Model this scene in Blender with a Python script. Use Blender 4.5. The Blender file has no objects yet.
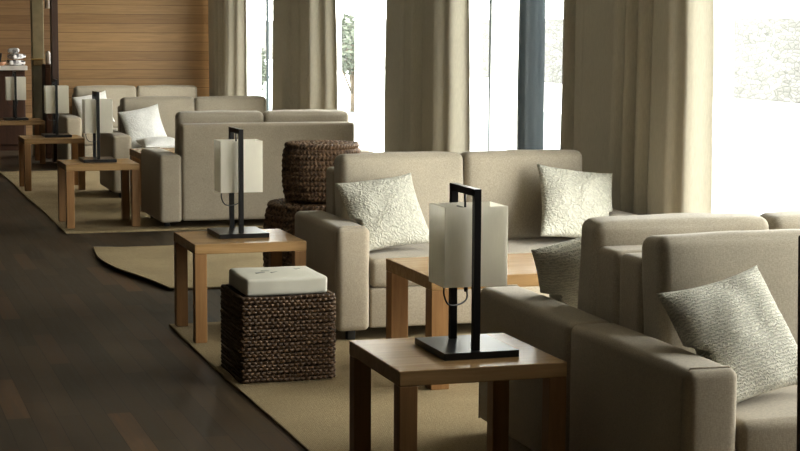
import bpy, bmesh, math, random
from mathutils import Vector, Matrix, Euler, noise
random.seed(7)
S = bpy.context.scene
C = S.collection
PI = math.pi

# ------------------------------------------------------------------ helpers
def obj(name, bm, m, parent=None, loc=None, rot=None, smooth=True):
    me = bpy.data.meshes.new(name)
    bm.normal_update()
    bm.to_mesh(me); bm.free()
    if smooth:
        me.polygons.foreach_set('use_smooth', [True]*len(me.polygons))
    for mm in (m if isinstance(m, (list, tuple)) else [m]):
        me.materials.append(mm)
    o = bpy.data.objects.new(name, me); C.objects.link(o)
    if parent: o.parent = parent
    if loc: o.location = loc
    if rot: o.rotation_euler = rot
    return o

def tag(o, label, cat, group=None, kind=None):
    o['label'] = label; o['category'] = cat
    if group: o['group'] = group
    if kind: o['kind'] = kind
    return o

def thing(name, label, cat, loc=(0, 0, 0), rz=0, group=None):
    o = bpy.data.objects.new(name, None); C.objects.link(o)
    o.empty_display_size = .1
    o.location = loc; o.rotation_euler = (0, 0, rz)
    return tag(o, label, cat, group)

def struct(o):
    o['kind'] = 'structure'; return o

def dup(root, loc, rz, label, group=None):
    r = root.copy(); C.objects.link(r); r.location = loc; r.rotation_euler = (0, 0, rz)
    r['label'] = label
    if group: r['group'] = group
    for ch in list(root.children):
        c = ch.copy(); C.objects.link(c); c.parent = r
        for g in ch.children:
            d = g.copy(); C.objects.link(d); d.parent = c
    return r

def add_box(bm, x0, x1, y0, y1, z0, z1, mat=0):
    v = [bm.verts.new((x, y, z)) for x in (x0, x1) for y in (y0, y1) for z in (z0, z1)]
    q = [(0, 1, 3, 2), (4, 6, 7, 5), (0, 4, 5, 1), (2, 3, 7, 6), (0, 2, 6, 4), (1, 5, 7, 3)]
    fs = []
    for f in q:
        fc = bm.faces.new([v[i] for i in f]); fc.material_index = mat; fs.append(fc)
    return v, fs

def bevel_all(bm, w, seg=2):
    bmesh.ops.bevel(bm, geom=list(bm.edges), offset=w, segments=seg, profile=.5, affect='EDGES', clamp_overlap=True)

def box_bm(x0, x1, y0, y1, z0, z1, bev=.003, seg=2):
    bm = bmesh.new(); add_box(bm, x0, x1, y0, y1, z0, z1)
    if bev: bevel_all(bm, bev, seg)
    return bm

def soft_box(x0, x1, y0, y1, z0, z1, r=.03, bulge=(0, 0, 0), n=12, wob=0.0, seed=0):
    """rounded upholstery block: cube grid pushed onto a rounded box, faces puffed out by bulge along x, y, z"""
    bm = bmesh.new()
    c = Vector(((x0+x1)/2, (y0+y1)/2, (z0+z1)/2)); h = Vector(((x1-x0)/2, (y1-y0)/2, (z1-z0)/2))
    def ts(hh):                 # sample positions along a side, crowded at the rounded corners
        k = [-1, -1+.3*r/hh, -1+.65*r/hh, -1+r/hh]
        mid = [(-1+r/hh)+(2-2*r/hh)*i/n for i in range(1, n)]
        return k+mid+[-t for t in reversed(k)]
    T = [ts(h[i]) for i in range(3)]
    cache = {}
    def vert(p):
        key = tuple(round(a, 5) for a in p)
        if key in cache: return cache[key]
        q = Vector((p[0]*h.x, p[1]*h.y, p[2]*h.z))
        inner = Vector([max(-h[i]+r, min(h[i]-r, q[i])) for i in range(3)])
        d = q-inner
        if d.length > 1e-9: q = inner+d.normalized()*r
        u = [1-min(1, abs(a))**2.5 for a in p]
        q.x += bulge[0]*p[0]*u[1]*u[2]; q.y += bulge[1]*p[1]*u[0]*u[2]; q.z += bulge[2]*p[2]*u[0]*u[1]
        if wob:
            w = noise.noise_vector((q+Vector((seed*3.1, seed, 0)))*5)
            q += w*wob
        cache[key] = bm.verts.new(q+c); return cache[key]
    for ax in range(3):
        a, b = [(1, 2), (2, 0), (0, 1)][ax]
        for s in (-1, 1):
            for i in range(len(T[a])-1):
                for j in range(len(T[b])-1):
                    ps = []
                    for (ii, jj) in ((i, j), (i+1, j), (i+1, j+1), (i, j+1)):
                        p = [0, 0, 0]; p[ax] = s; p[a] = T[a][ii]; p[b] = T[b][jj]; ps.append(vert(p))
                    if s < 0: ps.reverse()
                    if len(set(ps)) == 4: bm.faces.new(ps)
    return bm

def add_tube(bm, pts, r, sides=8, closed=False, rfun=None):
    pts = [Vector(p) for p in pts]; n = len(pts); rings = []
    up = Vector((0, 0, 1))
    for i, p in enumerate(pts):
        a = pts[(i-1) % n] if (closed or i > 0) else p
        b = pts[(i+1) % n] if (closed or i < n-1) else p
        t = (b-a).normalized()
        u = t.cross(up)
        if u.length < 1e-3: u = t.cross(Vector((1, 0, 0)))
        u.normalize(); w = u.cross(t).normalized()
        ring = []
        for k in range(sides):
            ph = 2*PI*k/sides
            rr = rfun(i, ph) if rfun else r
            ring.append(bm.verts.new(p+(u*math.cos(ph)+w*math.sin(ph))*rr))
        rings.append(ring)
    for i in range(n if closed else n-1):
        A, B = rings[i], rings[(i+1) % n]
        for k in range(sides):
            bm.faces.new((A[k], A[(k+1) % sides], B[(k+1) % sides], B[k]))
    if not closed:
        bm.faces.new(rings[0][::-1]); bm.faces.new(rings[-1])

def add_lathe(bm, prof, n=32, c=(0, 0), cap=True):
    rings = []
    for (r, z) in prof:
        rings.append([bm.verts.new((c[0]+r*math.cos(2*PI*k/n), c[1]+r*math.sin(2*PI*k/n), z)) for k in range(n)])
    for A, B in zip(rings, rings[1:]):
        for k in range(n): bm.faces.new((A[k], A[(k+1) % n], B[(k+1) % n], B[k]))
    if cap:
        bm.faces.new(rings[0][::-1]); bm.faces.new(rings[-1])

# ------------------------------------------------------------------ materials
class NT:
    def __init__(s, name):
        s.m = bpy.data.materials.new(name); s.m.use_nodes = True
        s.t = s.m.node_tree; s.t.nodes.clear()
        s.out = s.n('ShaderNodeOutputMaterial')
    def n(s, ty, **k):
        nd = s.t.nodes.new(ty)
        for a, b in k.items():
            if a in nd.inputs: nd.inputs[a].default_value = b
            else: setattr(nd, a, b)
        return nd
    def l(s, a, b): s.t.links.new(a, b)
    def coords(s, scale=(1, 1, 1), rot=(0, 0, 0)):
        tc = s.n('ShaderNodeTexCoord'); mp = s.n('ShaderNodeMapping')
        mp.inputs['Scale'].default_value = scale; mp.inputs['Rotation'].default_value = rot
        s.l(tc.outputs['Object'], mp.inputs['Vector']); return mp.outputs['Vector']
    def ramp(s, fac, stops):
        r = s.n('ShaderNodeValToRGB'); e = r.color_ramp.elements
        while len(e) < len(stops): e.new(.5)
        for el, (p, c) in zip(e, stops): el.position = p; el.color = (*c, 1)
        s.l(fac, r.inputs['Fac']); return r.outputs['Color']
    def mix(s, f, a, b, mode='MIX'):
        m = s.n('ShaderNodeMix', data_type='RGBA', blend_type=mode)
        for k, v in ((0, f), (6, a), (7, b)):
            if isinstance(v, (int, float)): m.inputs[k].default_value = v
            elif isinstance(v, tuple): m.inputs[k].default_value = (*v, 1)
            else: s.l(v, m.inputs[k])
        return m.outputs[2]
    def bump(s, h, strength=.3, dist=.01, normal=None):
        b = s.n('ShaderNodeBump'); b.inputs['Strength'].default_value = strength; b.inputs['Distance'].default_value = dist
        s.l(h, b.inputs['Height'])
        if normal: s.l(normal, b.inputs['Normal'])
        return b.outputs['Normal']
    def bsdf(s, col, rough=.6, normal=None, spec=.5, metal=0, sheen=0):
        p = s.n('ShaderNodeBsdfPrincipled')
        if isinstance(col, tuple): p.inputs['Base Color'].default_value = (*col, 1)
        else: s.l(col, p.inputs['Base Color'])
        if isinstance(rough, (int, float)): p.inputs['Roughness'].default_value = rough
        else: s.l(rough, p.inputs['Roughness'])
        p.inputs['Specular IOR Level'].default_value = spec; p.inputs['Metallic'].default_value = metal
        if sheen: p.inputs['Sheen Weight'].default_value = sheen
        if normal: s.l(normal, p.inputs['Normal'])
        s.l(p.outputs[0], s.out.inputs['Surface']); return p

def mat_plain(name, col, rough=.5, spec=.5, metal=0, var=.12, sc=8):
    t = NT(name); v = t.coords()
    nz = t.n('ShaderNodeTexNoise', Scale=float(sc), Detail=4.0); t.l(v, nz.inputs['Vector'])
    c = t.ramp(nz.outputs['Fac'], [(.3, tuple(a*(1-var) for a in col)), (.7, tuple(min(1, a*(1+var)) for a in col))])
    t.bsdf(c, rough, spec=spec, metal=metal); return t.m

def mat_linen(name, col, thread=420., bumpy=.35, var=.1, sheen=.25):
    t = NT(name); v = t.coords()
    wx = t.n('ShaderNodeTexNoise', Scale=1.0, Detail=2.0); a = t.coords((thread*.25, thread*.25, thread)); t.l(a, wx.inputs['Vector'])
    wz = t.n('ShaderNodeTexNoise', Scale=1.0, Detail=2.0); b = t.coords((thread, thread, thread*.2)); t.l(b, wz.inputs['Vector'])
    big = t.n('ShaderNodeTexNoise', Scale=3.0, Detail=3.0); t.l(v, big.inputs['Vector'])
    add = t.n('ShaderNodeMath', operation='ADD'); t.l(wx.outputs['Fac'], add.inputs[0]); t.l(wz.outputs['Fac'], add.inputs[1])
    hf = t.n('ShaderNodeMath', operation='MULTIPLY'); t.l(add.outputs[0], hf.inputs[0]); hf.inputs[1].default_value = .5
    c1 = t.ramp(hf.outputs[0], [(.33, tuple(x*(1-2.2*var) for x in col)), (.67, tuple(min(1, x*(1+1.6*var)) for x in col))])
    c2 = t.ramp(big.outputs['Fac'], [(.3, (.93, .93, .93)), (.7, (1.05, 1.05, 1.05))])
    c = t.mix(1.0, c1, c2, 'MULTIPLY')
    t.bsdf(c, .9, t.bump(hf.outputs[0], bumpy, .002), spec=.2, sheen=sheen); return t.m

def mat_wood(name, light, dark, axis='x', rough=.42, sc=1.0, spec=.5):
    t = NT(name)
    st = {'x': (1.2, 16, 16), 'y': (16, 1.2, 16), 'z': (16, 16, 1.2)}[axis]
    v = t.coords(tuple(a*sc for a in st))
    nz = t.n('ShaderNodeTexNoise', Scale=1.6, Detail=6.0, Roughness=.6, Distortion=.6); t.l(v, nz.inputs['Vector'])
    fine = t.n('ShaderNodeTexNoise', Scale=9.0, Detail=3.0); t.l(v, fine.inputs['Vector'])
    m = t.n('ShaderNodeMath', operation='MULTIPLY_ADD'); t.l(fine.outputs['Fac'], m.inputs[0]); m.inputs[1].default_value = .25; t.l(nz.outputs['Fac'], m.inputs[2])
    c = t.ramp(m.outputs[0], [(.35, dark), (.8, light)])
    t.bsdf(c, rough, t.bump(m.outputs[0], .08, .002), spec=spec); return t.m

def mat_boards(name, cols, plank=(1.4, .14), plane='xy', rough=.4, gap=.004, grain=.35, gapcol=(.01, .008, .006), spec=.5):
    """planks: long side first; plane 'yx' = floor running along y, 'xz' = wall boards running along x"""
    t = NT(name)
    tc = t.n('ShaderNodeTexCoord'); sp = t.n('ShaderNodeSeparateXYZ'); t.l(tc.outputs['Object'], sp.inputs[0])
    cb = t.n('ShaderNodeCombineXYZ'); ix = {'x': 0, 'y': 1, 'z': 2}
    t.l(sp.outputs[ix[plane[0]]], cb.inputs[0]); t.l(sp.outputs[ix[plane[1]]], cb.inputs[1])
    br = t.n('ShaderNodeTexBrick', offset=.37, offset_frequency=2, squash=1.0)
    br.inputs['Scale'].default_value = 1.0; br.inputs['Brick Width'].default_value = plank[0]; br.inputs['Row Height'].default_value = plank[1]
    br.inputs['Mortar Size'].default_value = gap; br.inputs['Mortar Smooth'].default_value = .2; br.inputs['Bias'].default_value = 0
    br.inputs['Color1'].default_value = (0, 0, 0, 1); br.inputs['Color2'].default_value = (1, 1, 1, 1); br.inputs['Mortar'].default_value = (.5, .5, .5, 1)
    t.l(cb.outputs[0], br.inputs['Vector'])
    bw = t.n('ShaderNodeRGBToBW'); t.l(br.outputs['Color'], bw.inputs[0])
    base = t.ramp(bw.outputs[0], [(i/(len(cols)-1), c) for i, c in enumerate(cols)])
    mp = t.n('ShaderNodeMapping'); mp.inputs['Scale'].default_value = (1.3, 22, 1); t.l(cb.outputs[0], mp.inputs['Vector'])
    # grain shifted per plank
    ad = t.n('ShaderNodeVectorMath', operation='ADD'); t.l(mp.outputs[0], ad.inputs[0]); t.l(br.outputs['Color'], ad.inputs[1])
    nz = t.n('ShaderNodeTexNoise', Scale=1.8, Detail=7.0, Roughness=.65, Distortion=.5); t.l(ad.outputs[0], nz.inputs['Vector'])
    g = t.ramp(nz.outputs['Fac'], [(.25, (1-grain,)*3), (.75, (1+grain*.6,)*3)])
    c = t.mix(1.0, base, g, 'MULTIPLY')
    c = t.mix(br.outputs['Fac'], c, gapcol)
    sub = t.n('ShaderNodeMath', operation='MULTIPLY_ADD'); t.l(br.outputs['Fac'], sub.inputs[0]); sub.inputs[1].default_value = -1.5; t.l(nz.outputs['Fac'], sub.inputs[2])
    rr = t.n('ShaderNodeMath', operation='MULTIPLY_ADD'); t.l(nz.outputs['Fac'], rr.inputs[0]); rr.inputs[1].default_value = .25; rr.inputs[2].default_value = rough-.12
    t.bsdf(c, rr.outputs[0], t.bump(sub.outputs[0], .15, .003), spec=spec); return t.m

def mat_rug(name):
    t = NT(name); v = t.coords()
    a = t.n('ShaderNodeTexWave', wave_type='BANDS', bands_direction='X', Scale=42.0, Distortion=2.0, Detail=2.0); t.l(v, a.inputs['Vector'])
    a.inputs['Detail Scale'].default_value = 6
    b = t.n('ShaderNodeTexWave', wave_type='BANDS', bands_direction='Y', Scale=30.0, Distortion=3.0, Detail=2.0); t.l(v, b.inputs['Vector'])
    m = t.n('ShaderNodeMath', operation='MULTIPLY'); t.l(a.outputs['Fac'], m.inputs[0]); t.l(b.outputs['Fac'], m.inputs[1])
    nz = t.n('ShaderNodeTexNoise', Scale=90.0, Detail=3.0); t.l(v, nz.inputs['Vector'])
    bg = t.n('ShaderNodeTexNoise', Scale=2.2, Detail=4.0); t.l(v, bg.inputs['Vector'])
    h = t.n('ShaderNodeMath', operation='ADD'); t.l(m.outputs[0], h.inputs[0]); t.l(nz.outputs['Fac'], h.inputs[1])
    c = t.ramp(h.outputs[0], [(.4, (.26, .195, .11)), (1.0, (.49, .395, .245))])
    g = t.ramp(bg.outputs['Fac'], [(.3, (.86, .86, .86)), (.7, (1.06, 1.06, 1.06))])
    t.bsdf(t.mix(1.0, c, g, 'MULTIPLY'), .95, t.bump(h.outputs[0], .6, .004), spec=.1); return t.m

def mat_knit(name, col, scale=55., dark=.62, strength=.9, ribs=False):
    t = NT(name); v = t.coords()
    if ribs:
        w = t.n('ShaderNodeTexWave', wave_type='BANDS', bands_direction='Z', Scale=26.0, Distortion=7.0, Detail=3.0); t.l(v, w.inputs['Vector'])
        w.inputs['Detail Scale'].default_value = 3.2; h = w.outputs['Fac']
    else:
        vo = t.n('ShaderNodeTexVoronoi', feature='SMOOTH_F1', Scale=scale); vo.inputs['Smoothness'].default_value = .5
        nz = t.n('ShaderNodeTexNoise', Scale=22.0, Detail=2.0); t.l(v, nz.inputs['Vector'])
        mx = t.mix(.08, v, nz.outputs['Color']); t.l(mx, vo.inputs['Vector'])
        inv = t.n('ShaderNodeMath', operation='SUBTRACT'); inv.inputs[0].default_value = 1; t.l(vo.outputs['Distance'], inv.inputs[1]); h = inv.outputs[0]
    c = t.ramp(h, [(.2 if ribs else .35, tuple(x*dark for x in col)), (.75, col)])
    t.bsdf(c, .95, t.bump(h, strength, .006), spec=.15, sheen=.2); return t.m

def mat_weave(name, c0, c1, sc=45.):
    t = NT(name); v = t.coords()
    nz = t.n('ShaderNodeTexNoise', Scale=sc, Detail=4.0); t.l(v, nz.inputs['Vector'])
    n2 = t.n('ShaderNodeTexNoise', Scale=sc*4, Detail=2.0); t.l(v, n2.inputs['Vector'])
    c = t.ramp(nz.outputs['Fac'], [(.32, c0), (.68, c1)])
    t.bsdf(c, .5, t.bump(n2.outputs['Fac'], .4, .003), spec=.5); return t.m

def mat_cloth_translucent(name, col, trans=.3, transp=0.0, var=.06):
    t = NT(name); v = t.coords((90, 90, 12)); nz = t.n('ShaderNodeTexNoise', Scale=2.0, Detail=3.0); t.l(v, nz.inputs['Vector'])
    c = t.ramp(nz.outputs['Fac'], [(.3, tuple(x*(1-var) for x in col)), (.7, tuple(min(1, x*(1+var)) for x in col))])
    d = t.n('ShaderNodeBsdfDiffuse'); tr = t.n('ShaderNodeBsdfTranslucent'); t.l(c, d.inputs['Color']); t.l(c, tr.inputs['Color'])
    m = t.n('ShaderNodeMixShader'); m.inputs[0].default_value = trans; t.l(d.outputs[0], m.inputs[1]); t.l(tr.outputs[0], m.inputs[2])
    o = m.outputs[0]
    if transp:
        tp = t.n('ShaderNodeBsdfTransparent'); m2 = t.n('ShaderNodeMixShader'); m2.inputs[0].default_value = transp
        t.l(o, m2.inputs[1]); t.l(tp.outputs[0], m2.inputs[2]); o = m2.outputs[0]
    t.l(o, t.out.inputs['Surface']); return t.m

def mat_glass(name):
    t = NT(name)
    tp = t.n('ShaderNodeBsdfTransparent'); tp.inputs['Color'].default_value = (.95, .98, .98, 1)
    gl = t.n('ShaderNodeBsdfGlossy'); gl.inputs['Roughness'].default_value = .02
    m = t.n('ShaderNodeMixShader'); m.inputs[0].default_value = .06; t.l(tp.outputs[0], m.inputs[1]); t.l(gl.outputs[0], m.inputs[2])
    t.l(m.outputs[0], t.out.inputs['Surface']); return t.m

M = {}
M['sofa'] = mat_linen('taupe_linen', (.41, .355, .275))
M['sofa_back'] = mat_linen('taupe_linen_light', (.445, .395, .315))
M['foot'] = mat_plain('black_plastic', (.015, .014, .013), .5)
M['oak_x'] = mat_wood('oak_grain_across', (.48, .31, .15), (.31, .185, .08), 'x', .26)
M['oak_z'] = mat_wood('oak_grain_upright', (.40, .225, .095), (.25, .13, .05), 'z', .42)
M['black'] = mat_plain('black_lacquered_metal', (.012, .012, .013), .28, .5)
M['shade'] = mat_cloth_translucent('white_lamp_fabric', (.95, .93, .87), .6, 0, .015)
M['bulb'] = mat_plain('frosted_glass', (.8, .8, .78), .2)
M['cord'] = mat_plain('black_rubber', (.012, .012, .012), .5)
M['floor'] = mat_boards('dark_hardwood', [(.048, .037, .025), (.105, .070, .041), (.057, .043, .028), (.090, .064, .038), (.052, .040, .026), (.15, .09, .048)], (.86, .105), 'yx', .46, .0014, .55, spec=.35)
M['boards'] = mat_boards('oak_wall_boards', [(.33, .19, .08), (.48, .30, .14), (.40, .24, .105), (.53, .335, .155), (.43, .26, .115)], (7.3, .112), 'xz', .5, .003, .25, (.17, .095, .04))
M['rug'] = mat_rug('sisal')
M['knit'] = mat_knit('cream_boucle', (.60, .585, .505), 66., .80, 1.0)
M['rib'] = mat_knit('cream_crinkle_weave', (.76, .735, .63), 60., .78, .9, ribs=True)
M['white_pillow'] = mat_knit('white_cotton_texture', (.92, .91, .88), 70., .9, .4)
M['hyacinth'] = mat_weave('dark_woven_rope', (.045, .025, .013), (.20, .122, .065), 75.)
M['hyacinth_round'] = mat_weave('brown_woven_rope', (.050, .027, .015), (.34, .215, .125), 60.)
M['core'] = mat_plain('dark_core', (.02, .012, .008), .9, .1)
M['pad'] = mat_plain('white_cushion_cloth', (.66, .64, .56), .9, .1, 0, .05)
M['print'] = mat_plain('grey_print', (.36, .36, .33), .9, .1)
M['curtain'] = mat_cloth_translucent('taupe_curtain', (.49, .455, .375), .012)
M['sheer'] = mat_cloth_translucent('white_voile', (.92, .92, .90), .6, .5)
M['glass'] = mat_glass('window_glass')
M['mullion'] = mat_plain('dark_teal_aluminium', (.035, .05, .055), .5, .3, 0)
M['steel'] = mat_plain('dark_blue_grey_paint', (.008, .013, .016), .8, .15)
M['plaster'] = mat_plain('warm_plaster', (.50, .45, .37), .9, .1)
M['brownwall'] = mat_plain('brown_plaster', (.06, .045, .03), .9, .1)
M['ceil'] = mat_plain('ceiling_white', (.44, .41, .35), .9, .1)
M['darkwood'] = mat_wood('dark_stained_wood', (.085, .042, .025), (.042, .021, .013), 'z', .45)
M['pillar'] = mat_plain('grey_green_stone', (.42, .40, .28), .7, .3)
M['marble'] = mat_plain('white_marble', (.75, .74, .70), .25)
M['china'] = mat_plain('white_china', (.8, .8, .78), .2)
M['terrace'] = mat_plain('pale_terrace', (.72, .72, .68), .8, .2, 0, .05, 2)
M['leaf'] = mat_plain('garden_leaf', (.085, .10, .075), .6, .3, 0, .4, 9)
M['bark'] = mat_plain('bark', (.12, .09, .06), .9)
M['brass'] = mat_plain('brass', (.75, .58, .28), .3, .5, .8)
M['tan'] = mat_plain('tan_wood_box', (.34, .26, .13), .6)
M['peach'] = mat_plain('terracotta_dish', (.55, .33, .22), .6)

def mat_stone():
    t = NT('dry_stone'); v = t.coords((1, 1, 2.4))
    vo = t.n('ShaderNodeTexVoronoi', feature='DISTANCE_TO_EDGE', Scale=4.2); t.l(v, vo.inputs['Vector'])
    v2 = t.n('ShaderNodeTexVoronoi', Scale=4.2); t.l(v, v2.inputs['Vector'])
    bw = t.n('ShaderNodeRGBToBW'); t.l(v2.outputs['Color'], bw.inputs[0])
    c = t.ramp(bw.outputs[0], [(.2, (.095, .095, .09)), (.8, (.135, .135, .13))])
    e = t.ramp(vo.outputs['Distance'], [(0, (.5, .5, .5)), (.09, (1, 1, 1))])
    t.bsdf(t.mix(1.0, c, e, 'MULTIPLY'), .9, t.bump(vo.outputs['Distance'], .6, .05), spec=.1); return t.m
M['stone'] = mat_stone()
def mat_water():
    t = NT('pool_water'); v = t.coords(); nz = t.n('ShaderNodeTexNoise', Scale=1.2, Detail=3.0); t.l(v, nz.inputs['Vector'])
    t.bsdf((.085, .115, .12), .35, t.bump(nz.outputs['Fac'], .08, .05)); return t.m
M['water'] = mat_water()
def mat_check():
    t = NT('checked_cloth'); v = t.coords((1, 1, 1)); ck = t.n('ShaderNodeTexVoronoi', Scale=28.0); t.l(v, ck.inputs['Vector'])
    bw = t.n('ShaderNodeRGBToBW'); t.l(ck.outputs['Color'], bw.inputs[0])
    t.bsdf(t.ramp(bw.outputs[0], [(.40, (.05, .05, .06)), (.46, (.82, .82, .82))]), .8, spec=.2); return t.m
M['check'] = mat_check()

# ------------------------------------------------------------------ setting
XW = 4.75            # glass line
YB = 21.5            # boarded wall
CEIL = 3.0
struct(obj('floor', box_bm(-4.0, XW+.12, -4.5, 27.0, -.1, 0, 0), M['floor'], smooth=False))
struct(obj('ceiling', box_bm(-4.0, XW+.12, -4.5, 27.0, CEIL, CEIL+.15, 0), M['ceil'], smooth=False))
struct(obj('wall_left', box_bm(-4.15, -4.0, -4.5, 27.0, 0, CEIL, 0), M['brownwall'], smooth=False))
struct(obj('wall_back', box_bm(2.528, XW-.02, YB, YB+.12, 0, CEIL, 0), M['boards'], smooth=False))
struct(obj('wall_far', box_bm(-4.0, XW+.12, 26.9, 27.05, 0, CEIL, 0), M['boards'], smooth=False))
struct(obj('trim_1', box_bm(2.45, 2.528, YB-.03, YB+.15, 0, CEIL, .004), M['darkwood'], smooth=False))
struct(obj('pillar', box_bm(2.33, 2.475, 22.55, 22.72, 0, CEIL, .006), M['pillar'], smooth=False))
# unseen end wall behind the viewpoint, closed to cut light on front faces
bm = bmesh.new()
add_box(bm, -4.0, XW+.12, -4.5, -4.35, 0, CEIL)
struct(obj('wall_front', bm, M['plaster'], smooth=False))
# header over the windows
struct(obj('wall_right', box_bm(XW-.06, XW+.1, 3.7, 24.1, 2.72, CEIL, 0), M['plaster'], smooth=False))
struct(obj('wall_far_light_block', box_bm(XW-.06, XW+.1, 24.1, 26.9, 0, CEIL, 0), M['plaster'], smooth=False))  # unseen, added to keep daylight off the far boarded wall
struct(obj('wall_light_block', box_bm(XW-.06, XW+.1, -4.35, 3.7, 0, CEIL, 0), M['plaster'], smooth=False))  # unseen solid stretch, added to block daylight from the nearest sofa
# glazed bays
mull = [3.7, 5.08, 8.85, 12.58, 16.22, 19.95, 21.48]  # first bay is out of view, narrowed to dim the nearest sofa
for i, (a, b) in enumerate(zip(mull, mull[1:])):
    w = bpy.data.objects.new('window_%d' % (i+1), None); C.objects.link(w); w.location = (XW, a, 0); struct(w)
    fr = bmesh.new(); L = b-a
    add_box(fr, -.011, .011, 0.0, .035, 0, 2.72); add_box(fr, -.011, .011, L-.012, L, 0, 2.72)
    add_box(fr, -.011, .011, .035, L-.012, 0, .06); add_box(fr, -.011, .011, .035, L-.012, 2.66, 2.72)
    obj('window_frame', fr, M['mullion'], w, smooth=False)
    pb = bmesh.new(); pb.faces.new([pb.verts.new(q) for q in ((0, .035, .06), (0, .035, 2.66), (0, L-.012, 2.66), (0, L-.012, .06))])
    obj('pane', pb, M['glass'], w, smooth=False)

# outside
struct(obj('ground', box_bm(XW+.12, 70, -10, 120, -.25, -.05, 0), M['terrace'], smooth=False))
struct(obj('pool', box_bm(7.5, 13.5, 4, 60, -.049, -.03, 0), M['water'], smooth=False))  # pool water lying on the terrace
gw = obj('garden_wall', box_bm(21, 21.6, 10, 118, -.05, 1.92, .03), M['stone'], smooth=False)
struct(gw)
bm = bmesh.new(); add_lathe(bm, [(.14, -.05), (.14, 4.2)], 28)
struct(obj('column', bm, M['steel'], loc=(5.06, 12.64, 0)))

def shrub(x, y, h, z0, w, label, seed):
    rnd = random.Random(seed)
    t = thing('garden_shrub', label, 'shrub', (x, y, -.05), 0, None)
    bm = bmesh.new(); add_tube(bm, [(0, 0, 0), (.03, .02, z0*.6), (0, .03, z0+.5*(h-z0))], .05, 7)
    for k in range(5):
        a = rnd.random()*6.28
        add_tube(bm, [(0, 0, z0*.5), (.5*w*math.cos(a)*.6, .5*w*math.sin(a)*.6, z0+.45*(h-z0))], .02, 5)
    obj('trunk', bm, M['bark'], t)
    bm = bmesh.new()
    for k in range(1500):
        d = Vector((rnd.gauss(0, 1), rnd.gauss(0, 1), rnd.gauss(0, 1))).normalized()*(.35+.65*rnd.random()**.4)
        p = Vector((d.x*w/2, d.y*w/2, z0+(h-z0)/2+d.z*(h-z0)/2))*1.0
        s = .05+.05*rnd.random(); R = Euler((rnd.random()*6, rnd.random()*6, rnd.random()*6)).to_matrix()
        vs = [bm.verts.new(p+R@Vector(q)*s) for q in ((-.4, 0, 0), (0, -1, .1), (.4, 0, 0), (0, 1, .1))]
        bm.faces.new(vs)
    obj('foliage', bm, M['leaf'], t, smooth=False)
shrub(9.7, 33.5, 1.95, .75, 1.3, 'round leafy garden shrub outside, seen just above the stacked wicker poufs', 1)
shrub(7.4, 33.0, 1.45, .3, .9, 'small garden shrub seen through the farthest window', 3)

# ------------------------------------------------------------------ curtains
def curtain(y0, y1, x, amp, seed, label, m, group, name, cat, top=.94, wl=.34, folds=None):
    rnd = random.Random(seed); bm = bmesh.new()
    n = int((y1-y0)/.014); prof = []; p = rnd.random()*6
    def spline(t):
        for (t0, v0), (t1, v1) in zip(folds, folds[1:]):
            if t <= t1:
                u = (t-t0)/(t1-t0); u = u*u*(3-2*u); return v0+(v1-v0)*u
        return folds[-1][1]
    for i in range(n+1):
        y = y0+(y1-y0)*i/n
        k = wl*(1+.45*noise.noise(Vector((y*1.1, seed*3.3, 0))))
        p += 2*PI*((y1-y0)/n)/k
        a = amp*(1+.55*noise.noise(Vector((y*1.6, seed*7.7, 5))))
        s = math.sin(p); d = a*(s*(1.35-.35*s*s))
        if folds: d = max(-.09, min(.125, spline(1-i/n)*1.8+d*.25))
        prof.append(d)
    zs = [.02+(CEIL-.04)*j/14 for j in range(15)]; rows = []
    yc = (y0+y1)/2
    for z in zs:
        f = z/CEIL; wk = 1+(top-1)*f; row = []
        for i in range(n+1):
            y = y0+(y1-y0)*i/n
            sway = .012*noise.noise(Vector((y*2, z*.8, seed)))
            row.append(bm.verts.new((x+prof[i]*(1.05-.25*f)+sway, yc+(y-yc)*wk+.01*noise.noise(Vector((z*2.3, seed, i*.05))), z)))
        rows.append(row)
    for A, B in zip(rows, rows[1:]):
        for i in range(n): bm.faces.new((A[i], A[i+1], B[i+1], B[i]))
    o = obj(name, bm, m); return tag(o, label, cat, group)
FA = [(0, .06), (.05, -.05), (.12, .03), (.17, -.05), (.30, -.07), (.46, -.06), (.54, .02), (.58, -.05), (.635, .10), (.68, -.06), (.72, -.02), (.745, .09), (.79, -.085), (.88, -.06), (.96, -.015), (1, .06)]
FB = [(0, .04), (.04, -.06), (.25, -.07), (.36, -.03), (.41, -.07), (.50, -.04), (.57, .03), (.62, .11), (.68, -.07), (.74, -.085), (.85, -.05), (.93, .0), (1, .07)]
FC = [(0, .05), (.06, -.07), (.3, -.06), (.4, .06), (.47, -.06), (.56, -.03), (.64, .10), (.71, -.08), (.82, -.05), (.9, .02), (1, .08)]
G = 'taupe curtains along the windows'
curtain(20.15, 21.42, 4.43, .075, 1, 'taupe curtain hanging beside the boarded wall, farthest along the windows', M['curtain'], G, 'curtain', 'curtain', 1, .2, FC)
curtain(16.25, 18.12, 4.43, .08, 2, 'taupe curtain above the far facing sofa, second from the boarded wall', M['curtain'], G, 'curtain', 'curtain', .98, .2, FC)
curtain(12.5, 14.1, 4.43, .085, 3, 'taupe curtain hanging just right of the stacked round wicker poufs', M['curtain'], G, 'curtain', 'curtain', .97, .2, FB)
curtain(8.57, 10.36, 4.43, .075, 9, 'widest taupe curtain, hanging behind the right arm of the middle sofa', M['curtain'], G, 'curtain', 'curtain', .95, .2, FA)
G = 'white sheers at the windows'
curtain(19.7, 21.3, 4.62, .03, 11, 'white sheer glowing right of the curtain at the boarded wall', M['sheer'], G, 'sheer_curtain', 'curtain', 1, .22)
curtain(16.3, 18.2, 4.62, .03, 12, 'white sheer glowing beside the second curtain from the boarded wall', M['sheer'], G, 'sheer_curtain', 'curtain', 1, .22)
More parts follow.
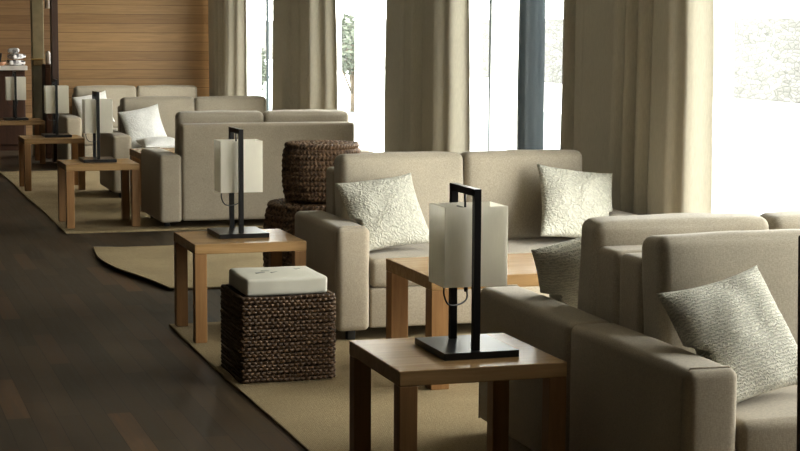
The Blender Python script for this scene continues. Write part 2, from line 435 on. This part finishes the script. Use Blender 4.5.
curtain(14.2, 15.8, 4.62, .03, 13, 'white sheer at the left edge of the curtain right of the wicker poufs', M['sheer'], G, 'sheer_curtain', 'curtain', 1, .22)
curtain(12.5, 14.0, 4.62, .03, 14, 'white sheer at the right edge of the curtain above the middle sofa', M['sheer'], G, 'sheer_curtain', 'curtain', 1, .22)
curtain(11.72, 12.2, 4.62, .03, 15, 'narrow white sheer just left of the dark round column', M['sheer'], G, 'sheer_curtain', 'curtain', 1, .2)
curtain(8.55, 10.4, 4.62, .03, 16, 'white sheer beside the big clear pane at the right', M['sheer'], G, 'sheer_curtain', 'curtain', 1, .22)

# ------------------------------------------------------------------ rugs
def rug(x0, x1, y0, y1, label, curl=False):
    bm = bmesh.new(); nx, ny = 60, 60; g = {}
    for s, zz in ((0, .0), (1, .010)):
        for i in range(nx+1):
            for j in range(ny+1):
                u, v = i/nx, j/ny; x = x0+(x1-x0)*u**1.5; y = y0+(y1-y0)*v; z = zz
                if curl:
                    # worn corner: pulled in near the front left, border lifted off the floor
                    d = max(0, 1-(x-x0)/.34)
                    x += .20*max(0, 1-v/.45)**1.6*max(0, 1-(x-x0)/.6)+.03*math.sin(v*7)*d
                    z += (.004+.02*d**2*(.45+.55*math.sin(PI*min(1, v*1.25)**.7))) if d > 0 else .004
                else:
                    z += .0008
                    x += .006*math.sin(y*2.1)
                g[s, i, j] = bm.verts.new((x, y, z))
    for i in range(nx):
        for j in range(ny):
            bm.faces.new((g[1, i, j], g[1, i+1, j], g[1, i+1, j+1], g[1, i, j+1]))
            bm.faces.new((g[0, i, j], g[0, i, j+1], g[0, i+1, j+1], g[0, i+1, j]))
    for i in range(nx):
        bm.faces.new((g[0, i, 0], g[0, i+1, 0], g[1, i+1, 0], g[1, i, 0])); bm.faces.new((g[0, i+1, ny], g[0, i, ny], g[1, i, ny], g[1, i+1, ny]))
    for j in range(ny):
        bm.faces.new((g[0, 0, j+1], g[0, 0, j], g[1, 0, j], g[1, 0, j+1])); bm.faces.new((g[0, nx, j], g[0, nx, j+1], g[1, nx, j+1], g[1, nx, j]))
    return tag(obj('sisal_rug', bm, M['rug']), label, 'rug', 'sisal rugs')
RZ = .0108
rug(1.70, 4.34, 4.0, 9.54, 'tan sisal rug in the foreground under the wicker cube and nearest lamp table')
rug(1.74, 4.34, 10.82, 13.0, 'tan sisal rug with a lifted curling left edge, lying behind the second lamp table', True)
rug(1.69, 4.34, 14.03, 20.15, 'tan sisal rug in the background under the third and fourth lamp tables')

# ------------------------------------------------------------------ sofas  (front faces -y, origin on the floor at the centre)
HW, AW, HD = .918, .182, .462
def make_sofa(loc, rz, label, group):
    t = thing('sofa', label, 'sofa', loc, rz, group)
    m = M['sofa']
    for s in (-1, 1):
        xo, xi = s*HW, s*(HW-AW)
        a = obj('armrest', soft_box(min(xo, xi), max(xo, xi), -HD, HD, .05, .60, .03, (.004, .004, .006), 10), m, t)
        bm = bmesh.new(); y = -HD+.034; e = .0035
        add_tube(bm, [(s*(HW+e*.3), y, .06), (s*(HW+e*.3), y, .575), (s*(HW-.025), y, .60+e), (s*(HW-AW+.025), y, .60+e), (s*(HW-AW-e*.3), y, .575), (s*(HW-AW-e*.3), y, .44)], .0032, 6)
        obj('piping', bm, m, a)
    iw = HW-AW
    obj('base', soft_box(-iw+.002, iw-.002, -HD+.012, HD-.18, .06, .275, .015, (0, .004, 0), 8), m, t)
    obj('back_frame', soft_box(-iw+.004, iw-.004, HD-.185, HD-.002, .06, .85, .028, (0, .006, .004), 10), m, t)
    for s in (-1, 1):
        x0, x1 = (-iw+.003, -.003) if s < 0 else (.003, iw-.003)
        obj('seat_cushion', soft_box(x0, x1, -HD, HD-.185, .278, .432, .03, (0, .008, .016), 12, .003, s+3), m, t)
        c = obj('back_cushion', soft_box(x0, x1, -.085, .085, 0, .512, .04, (0, .022, .010), 12, .005, s+9), M['sofa_back'], t)
        c.location = (0, HD-.295, .425); c.rotation_euler = (math.radians(-4.5), 0, 0)
    for sx in (-1, 1):
        for y in (-HD+.06, HD-.20):
            obj('foot', box_bm(sx*(HW-.09)-.022, sx*(HW-.09)+.022, y-.022, y+.022, 0, .055, .003), M['foot'], t)
    return t
XC = 2.453+HW
G = 'two-seat sofas'
s3 = make_sofa((XC, 9.212, RZ), 0, 'beige two-seat sofa with two cream cushions in the middle, facing the viewer', G)
s1 = dup(s3, (XC, 5.228, RZ), 0, 'beige sofa cut off at the right front, facing the viewer with one cream cushion')
s2 = dup(s3, (XC, 6.165, RZ), PI, 'beige sofa turned away, back to back with the nearest sofa at the right')
s4 = dup(s3, (XC, 14.545, RZ), PI, 'beige sofa seen from behind, beyond the stacked round wicker poufs')
s5 = dup(s3, (XC+.012, 17.195, RZ), 0, 'beige sofa with a bright white cushion, facing the viewer beyond the one seen from behind')
s7 = dup(s3, (XC+.012, 20.81, 0), 0, 'farthest beige sofa, standing against the boarded wooden wall')

# ------------------------------------------------------------------ lamp tables
TS, TH, TT = .60, .53, .052
def make_table(name, label, cat, loc, w, d, h, tt, leg, group):
    t = thing(name, label, cat, loc, 0, group)
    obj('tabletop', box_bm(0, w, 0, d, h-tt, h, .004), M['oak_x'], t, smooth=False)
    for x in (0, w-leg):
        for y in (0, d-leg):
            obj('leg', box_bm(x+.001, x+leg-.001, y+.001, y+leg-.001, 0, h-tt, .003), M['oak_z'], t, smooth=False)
    return t
G = 'square oak lamp tables along the aisle'
T0 = TH-RZ
ty = [5.41, 8.91, 14.32, 17.69, 21.27]
t1 = make_table('side_table', 'square oak lamp table nearest the viewer, beside the back to back sofas', 'table', (1.73, ty[0], RZ), TS, TS, T0, TT, .066, G)
dup(t1, (1.73, ty[1], RZ), 0, 'square oak lamp table behind the wicker cube, at the left arm of the middle sofa')
dup(t1, (1.73, ty[2], RZ), 0, 'square oak lamp table beside the sofa seen from behind, third along the aisle')
dup(t1, (1.73, ty[3], RZ), 0, 'square oak lamp table fourth along the aisle, partly behind the third one')
dup(t1, (1.73, ty[4], 0), 0, 'farthest oak lamp table, at the left edge in front of the service counter')
G = 'oak coffee tables between facing sofas'
make_table('coffee_table', 'oak coffee table in front of the middle sofa, behind the nearest lamp', 'table', (2.53, 7.44, RZ), 1.15, .70, T0, .06, .09, G)
make_table('coffee_table', 'oak coffee table mostly hidden between the two far facing sofas', 'table', (2.53, 15.42, RZ), 1.15, .70, T0, .06, .09, G)

# ------------------------------------------------------------------ lamps (origin under the middle of the base)
def make_lamp(label, loc, group):
    t = thing('table_lamp', label, 'lamp', loc, 0, group)
    obj('base', box_bm(-.14, .132, -.165, .165, 0, .024, .002), M['black'], t, smooth=False)
    bm = bmesh.new(); a = .012
    add_box(bm, -.012-a, -.012+a, -.118-a, -.118+a, .023, .58)
    add_box(bm, -.012-a, -.012+a, .118-a, .118+a, .023, .58)
    add_box(bm, -.012-a, -.012+a, -.118-a, .118+a, .556, .5805)
    obj('frame', bm, M['black'], t, smooth=False)
    # open box shade with thin cloth walls
    bm = bmesh.new(); x0, x1, y0, y1, z0, z1, w = -.115, .115, -.085, .085, .238, .515, .0025
    def ring(o, z): return [bm.verts.new(p) for p in ((x0+o, y0+o, z), (x1-o, y0+o, z), (x1-o, y1-o, z), (x0+o, y1-o, z))]
    a0, a1, b1, b0 = ring(0, z0), ring(0, z1), ring(w, z1), ring(w, z0)
    for A, B in ((a0, a1), (a1, b1), (b1, b0), (b0, a0)):
        for k in range(4): bm.faces.new((A[k], A[(k+1) % 4], B[(k+1) % 4], B[k]))
    sh = obj('lamp_shade', bm, M['shade'], t, smooth=False)
    bm = bmesh.new()
    add_tube(bm, [(x0+.003, 0, z1-.012), (x1-.003, 0, z1-.012)], .003, 6); add_tube(bm, [(-.012, y0+.003, z1-.012), (-.012, y1-.003, z1-.012)], .003, 6)
    add_tube(bm, [(-.012, 0, z1-.012), (-.012, 0, .56)], .004, 6)
    obj('shade_carrier', bm, M['black'], sh)
    bm = bmesh.new(); add_lathe(bm, [(.016, .44), (.018, .45), (.018, .50), (.008, .505)], 16, (-.012, 0)); obj('socket', bm, M['black'], t)
    bm = bmesh.new(); add_lathe(bm, [(.004, .345), (.022, .352), (.032, .372), (.030, .395), (.016, .428), (.014, .44)], 18, (-.012, 0)); obj('bulb', bm, M['bulb'], t)
    # cord loop drooping under the shade back to the post
    bm = bmesh.new(); pts = []
    ctrl = [(-.105, -.05, .36), (-.105, -.05, .25), (-.102, -.045, .205), (-.075, -.02, .168), (-.02, .03, .160), (.02, .065, .172), (.028, .085, .20), (.024, .09, .235), (.0, .112, .245)]
    for i in range(len(ctrl)-1):
        p0, p1, p2, p3 = [Vector(ctrl[max(0, min(len(ctrl)-1, i+k))]) for k in (-1, 0, 1, 2)]
        for s in range(5):
            u = s/5; pts.append(.5*((2*p1)+(-p0+p2)*u+(2*p0-5*p1+4*p2-p3)*u*u+(-p0+3*p1-3*p2+p3)*u**3))
    pts.append(Vector(ctrl[-1])); add_tube(bm, pts, .0032, 6)
    add_tube(bm, [(.026, .088, .195), (.025, .09, .225)], .007, 8)
    obj('cord', bm, M['cord'], t)
    return t
G = 'white box-shade lamps on the oak tables'
l1 = make_lamp('large nearest lamp with white box shade and hanging cord loop', (2.075, ty[0]+.30, TH), G)
dup(l1, (2.045, ty[1]+.37, TH), 0, 'white box-shade lamp on the oak table behind the wicker cube')
dup(l1, (2.04, ty[2]+.36, TH), 0, 'white box-shade lamp third along the aisle, in front of white cushions')
dup(l1, (2.095, ty[3]+.36, TH), 0, 'white box-shade lamp fourth along the aisle, below the dark wooden post')
dup(l1, (2.02, ty[4]+.30, TH-RZ), 0, 'farthest white box-shade lamp, at the left edge below the counter')

# ------------------------------------------------------------------ throw pillows
def pillow_bm(a, T, seed, n=44, puff=.45):
    bm = bmesh.new(); g = {}
    for s in (-1, 1):
        for i in range(n+1):
            for j in range(n+1):
                u, v = 2*i/n-1, 2*j/n-1
                x = a*u*(1-.085*(1-v*v)*abs(u)); z = a*v*(1-.085*(1-u*u)*abs(v))
                k = max(0, (1-u*u)*(1-v*v))**puff
                y = s*T*k
                if 0 < i < n and 0 < j < n:
                    y += .010*noise.noise(Vector((x*9, z*9, seed+s)))*min(1, k*2)
                    y += .0022*noise.noise(Vector((x*75, z*75, seed+s)))*min(1, k*3)
                elif s > 0:
                    g[s, i, j] = g[-1, i, j]; continue
                g[s, i, j] = bm.verts.new((x, y, z))
    for s in (-1, 1):
        for i in range(n):
            for j in range(n):
                q = [g[s, i, j], g[s, i+1, j], g[s, i+1, j+1], g[s, i, j+1]]
                if s > 0: q.reverse()
                if len(set(q)) >= 3: bm.faces.new(q)
    return bm
def pillow(label, c, spin, lean, yaw, mat, seed, a=.225, T=.075, group='throw cushions on the sofas', xmin=-9, xmax=9):
    R = Matrix.Rotation(math.radians(yaw), 3, 'Z') @ Matrix.Rotation(math.radians(-lean), 3, 'X') @ Matrix.Rotation(math.radians(-spin), 3, 'Y')
    bm = pillow_bm(a, T, seed); cv = Vector(c); Ri = R.inverted()
    for v in bm.verts:          # soft filling gives way where it rests against an armrest or the seat
        w = R @ v.co+cv
        if w.z < .63: w.x = min(xmax, max(xmin, w.x))
        w.z = max(w.z, .462)
        v.co = Ri @ (w-cv)
    o = obj('throw_pillow', bm, M[mat], None, c, R.to_euler())
    return tag(o, label, 'cushion', group)
pillow('cream crinkled cushion on the nearest sofa at the right', (2.785, 5.07, .65), 10, 33, 8, 'rib', 1, .22, xmin=2.647)
pillow('cream cushion against the left arm end of the middle sofa', (2.80, 9.03, .655), 7, 36, 0, 'knit', 2, .225, xmin=2.647)
pillow('cream cushion leaning at the right end of the middle sofa', (3.94, 9.05, .67), -9, 32, 0, 'knit', 3, .23, xmax=4.095)
pillow('cream cushion on the sofa turned away, its back edge showing left of the sofa back', (2.76, 6.25, .685), 16, -25, 0, 'rib', 4, .205, xmin=2.647)
pillow('upright white cushion on the far sofa, beyond the one seen from behind', (2.825, 17.10, .672), 12, 25, 0, 'white_pillow', 5, .205)
pillow('added white cushion lying flat where sun brightens the far sofa seat', (2.93, 16.77, .53), 10, 84, -6, 'white_pillow', 6, .20, .055)  # added cushion, stands in for sunlight on the seat front
pillow('white cushion on the farthest sofa at the boarded wall', (2.835, 20.73, .672), 12, 25, 0, 'white_pillow', 7, .205)

# ------------------------------------------------------------------ woven poufs
def cube_pouf():
    t = thing('wicker_pouf', 'dark woven cube pouf with white pad beside the aisle', 'pouf', (1.958, 8.04, RZ), 0)
    bm = bmesh.new(); h = .222; rows = 24; rr = .0089; rc = .022
    per = 8*(h-rc)+2*PI*rc; n = 560
    def pt(s):
        s = s % per; L = 2*(h-rc); q = PI*rc/2
        for k in range(4):
            if s < L: x, y = -(h-rc)+s, -h; break
            s -= L
            if s < q:
                a = -PI/2+s/rc; x, y = h-rc+rc*math.cos(a), -(h-rc)+rc*math.sin(a); break
            s -= q
        else: x, y, k = -(h-rc), -h, 0
        for _ in range(k): x, y = -y, x
        return x, y
    for r in range(rows):
        z = .0125+r*.0167; pts = []
        for i in range(n):
            x, y = pt(per*i/n); w = 1+.012*noise.noise(Vector((x*7, y*7, r)))
            sgn = 1 if (r % 2) else -1
            f = 1+.014*sgn*math.sin(2*PI*i*64/n)
            pts.append((x*f*w, y*f*w, z+.0025*math.sin(2*PI*i*5/n+r*2)))
        add_tube(bm, pts, rr, 6, True, lambda i, ph, r=r: rr*(1+.17*math.sin(2*PI*i*128/n+ph+(r % 2)*PI)))
    b = obj('basket', bm, M['hyacinth'], t)
    obj('lining', box_bm(-h+.012, h-.012, -h+.012, h-.012, .004, .402, .01), M['core'], b, smooth=False)
    p = obj('seat_pad', soft_box(-.195, .195, -.195, .195, .404, .485, .014, (0, 0, .006), 12, .004, 4), M['pad'], t)
    # faint grey woven marks across the pad top
    for (x, y, L, a) in ((-.09, -.03, .05, .5), (-.055, .02, .04, -.3), (-.02, -.03, .05, .6), (.02, .03, .035, .2), (.045, -.02, .05, .9), (.085, .03, .04, -.2), (.11, .06, .03, .4)):
        o = obj('printed_mark', soft_box(-L/2, L/2, -.007, .007, 0, .0022, .001, n=4), M['print'], p, (x, y, .4895), (0, 0, a))
    return t
cube_pouf()

def round_pouf(label, loc, R, H, rows, seed):
    t = thing('round_wicker_pouf', label, 'pouf', loc, 0, 'stacked round wicker poufs')
    bm = bmesh.new(); n = 280; rr = H/rows*.56
    for r in range(rows):
        z = rr+(H-2*rr)*r/(rows-1); u = 2*(z/H)-1
        R0 = R*(1-.10*abs(u)**3)-rr
        k = 62
        pts = [(R0*math.cos(2*PI*i/n), R0*math.sin(2*PI*i/n), z+rr*.18*math.sin(2*PI*i*k/n+(r % 2)*PI)) for i in range(n)]
        sg = 1 if r % 2 else -1
        add_tube(bm, pts, rr, 8, True, lambda i, ph, sg=sg: rr*(1+.36*math.sin(2*PI*i*k/n+sg*1.6*math.sin(ph))))
    q = R*.9-rr*2.2; j = 0
    while q > .02:
        k = max(8, int(38*q/R))
        pts = [(q*math.cos(2*PI*i/n), q*math.sin(2*PI*i/n), H-rr*.75+.01*(1-q/R)) for i in range(n)]
        add_tube(bm, pts, rr, 6, True, lambda i, ph, k=k, j=j: rr*.85*(1+.28*math.sin(2*PI*i*k/n+ph+j*PI)))
        q -= rr*1.65; j += 1
    b = obj('woven_shell', bm, M['hyacinth_round'], t)
    bm = bmesh.new(); add_lathe(bm, [(R*.84-rr, .004), (R-rr*1.6, H*.3), (R-rr*1.6, H*.7), (R*.84-rr, H-rr*1.1)], 40); obj('lining', bm, M['core'], b)
    return t
PZ = .012
round_pouf('upper round brown wicker pouf resting on top of another', (2.83, 10.45, .595),   .245, .350, 11, 1)
round_pouf('lower round brown wicker pouf, half hidden under the upper one', (2.81, 10.44, 0), .345, .578, 17, 2)

# ------------------------------------------------------------------ dark chair at the right edge
t = thing('wooden_chair', 'dark brown high-backed wooden chair, only a sliver showing at the right edge', 'chair', (2.566, 3.72, 0), 0)
obj('seat', box_bm(-.22, .22, -.22, .20, .43, .465, .008), M['darkwood'], t, smooth=False)
bm = bmesh.new(); v, f = add_box(bm, -.215, .215, .195, .225, .44, 1.13); bevel_all(bm, .006)
for q in bm.verts:
    if q.co.z > .8: q.co.y += .03
obj('backrest', bm, M['darkwood'], t, smooth=False)
for sx in (-1, 1):
    for y in (-.19, .20):
        obj('leg', box_bm(sx*.19-.022, sx*.19+.022, y-.022, y+.022, 0, .435, .003), M['darkwood'], t, smooth=False)

# ------------------------------------------------------------------ service counter at the far left
t = thing('service_counter', 'dark wooden service counter with a pale top at the far left', 'counter', (1.2, 23.9, 0), 0)
obj('cabinet_body', box_bm(-1.6, 1.14, -.25, .3, 0, 1.06, .004), M['darkwood'], t, smooth=False)
obj('countertop', box_bm(-1.65, 1.17, -.3, .34, 1.06, 1.12, .006), M['marble'], t, smooth=False)
for k in range(4):
    x0 = -1.56+k*.68
    d = obj('door', box_bm(x0, x0+.64, -.275, -.25, .08, 1.0, .004), M['darkwood'], t, smooth=False)
    bm = bmesh.new(); add_tube(bm, [(x0+.58, -.29, .75), (x0+.58, -.29, .92)], .008, 8); obj('handle', bm, M['brass'], d)
def cloth(x, y, z, w, rz, label):
    o = obj('folded_napkin', soft_box(-w, w, -w*.8, w*.8, 0, .05, .02, (0, 0, .012), 8, .012, x*9), M['check'], None, (x, y, z), (0, 0, rz))
    return tag(o, label, 'napkin', 'folded cloths on the counter')
cloth(2.235, 23.8, 1.134, .115, .2, 'black and white folded cloth on the counter, lowest of the pile')
cloth(2.25, 23.8, 1.214, .10, .5, 'black and white folded cloth on the counter, middle of the pile')
cloth(2.215, 23.81, 1.292, .075, -.2, 'black and white folded cloth on the counter, topmost of the pile')
bm = bmesh.new(); add_lathe(bm, [(.035, 0), (.07, .03), (.085, .05), (.08, .05), (.065, .032), (.03, .01)], 28)
tag(obj('shallow_dish', bm, M['peach'], None, (2.03, 23.72, 1.12)), 'shallow peach coloured dish at the near edge of the counter', 'dish')
bm = bmesh.new(); add_lathe(bm, [(.05, 0), (.10, .05), (.12, .16), (.112, .16), (.09, .06), (.04, .012)], 28)
tag(obj('black_bowl', bm, M['black'], None, (1.96, 23.98, 1.12)), 'deep black bowl on the counter at the left edge of the view', 'bowl')
t = thing('wall_ledge', 'small tan wooden ledge with a brass lip, fixed to the grey pillar', 'ledge', (2.40, 22.55, 1.15), 0)
obj('box', box_bm(-.075, .06, -.11, 0, 0, .07, .004), M['tan'], t, smooth=False)
obj('brass_lip', box_bm(-.10, .06, -.12, 0, .07, .085, .002), M['brass'], t, smooth=False)
t = thing('cabinet', 'dark brown wooden cabinet between the grey pillar and the dark post', 'cabinet', (2.535, 22.3, 0), 0)
obj('body', box_bm(-.10, .25, -.15, .2, 0, 1.17, .004), M['darkwood'], t, smooth=False)
dr = obj('door', box_bm(-.09, .24, -.165, -.15, .06, 1.12, .003), M['darkwood'], t, smooth=False)
bm = bmesh.new(); add_lathe(bm, [(.004, 0), (.012, .01), (.004, .02)], 12); obj('knob', bm, M['brass'], dr, (-.06, -.17, .8), (PI/2, 0, 0))
bm = bmesh.new(); add_lathe(bm, [(.028, 0), (.032, .02), (.032, .13), (.022, .15), (.012, .165)], 20)
tag(obj('white_jar', bm, M['china'], None, (2.49, 22.25, 1.17)), 'small white jar standing on the dark cabinet by the post', 'jar')

t = thing('pendant_lamp', 'slim white pendant lamp hanging between the grey pillar and the dark post', 'lamp', (2.50, 22.3, 0), 0)
bm = bmesh.new(); add_lathe(bm, [(.026, 1.86), (.036, 1.87), (.036, 2.14), (.012, 2.17)], 20); sh = obj('lamp_shade', bm, M['china'], t)
bm = bmesh.new(); add_tube(bm, [(0, 0, 2.165), (0, 0, CEIL-.01)], .004, 6); obj('cord', bm, M['cord'], t)
# ------------------------------------------------------------------ light
W = bpy.data.worlds.new('bright_overcast'); S.world = W; W.use_nodes = True
nt = W.node_tree; nt.nodes.clear()
o = nt.nodes.new('ShaderNodeOutputWorld'); b = nt.nodes.new('ShaderNodeBackground')
tc = nt.nodes.new('ShaderNodeTexCoord'); sp = nt.nodes.new('ShaderNodeSeparateXYZ'); rp = nt.nodes.new('ShaderNodeValToRGB')
nt.links.new(tc.outputs['Generated'], sp.inputs[0]); nt.links.new(sp.outputs['Z'], rp.inputs['Fac'])
rp.color_ramp.elements[0].color = (1, .972, .91, 1); rp.color_ramp.elements[1].color = (.95, .96, .95, 1)
nt.links.new(rp.outputs['Color'], b.inputs['Color']); b.inputs['Strength'].default_value = 11.5
nt.links.new(b.outputs[0], o.inputs['Surface'])
sun = bpy.data.lights.new('sun', 'SUN'); sun.energy = 6; sun.angle = .05; sun.color = (1, .95, .86)
so = bpy.data.objects.new('sun', sun); C.objects.link(so); so.rotation_euler = (0, math.radians(-38), math.radians(-25)); so.location = (0, 0, 12)
def portal(loc, rot, sx, sy):
    L = bpy.data.lights.new('window_portal', 'AREA'); L.shape = 'RECTANGLE'; L.size = sx; L.size_y = sy; L.cycles.is_portal = True
    p = bpy.data.objects.new('window_portal', L); C.objects.link(p); p.location = loc; p.rotation_euler = rot
portal((XW+.1, 13.9, 1.38), (0, PI/2, 0), 2.65, 20.4)

# ------------------------------------------------------------------ camera
cam = bpy.data.cameras.new('camera'); co = bpy.data.objects.new('camera', cam); C.objects.link(co)
cam.sensor_width = 36; cam.lens = 36*1751/800; cam.clip_end = 300; cam.clip_start = .05
yaw, pit, rol = .3094, .1131, .0053
fw = Vector((math.sin(yaw)*math.cos(pit), math.cos(yaw)*math.cos(pit), -math.sin(pit)))
rt = Vector((math.cos(yaw), -math.sin(yaw), 0)); up = rt.cross(fw)
c, s = math.cos(rol), math.sin(rol)
r2 = rt*c+up*s; u2 = up*c-rt*s
co.matrix_world = Matrix(((r2.x, u2.x, -fw.x, 0), (r2.y, u2.y, -fw.y, 0), (r2.z, u2.z, -fw.z, 1.66), (0, 0, 0, 1)))
S.camera = co
S.view_settings.view_transform = 'Standard'; S.view_settings.look = 'None'; S.view_settings.exposure = 0; S.view_settings.gamma = .87
S.cycles.use_denoising = True
S.cycles.max_bounces = 10; S.cycles.diffuse_bounces = 5; S.cycles.transparent_max_bounces = 12
S.cycles.sample_clamp_indirect = 6
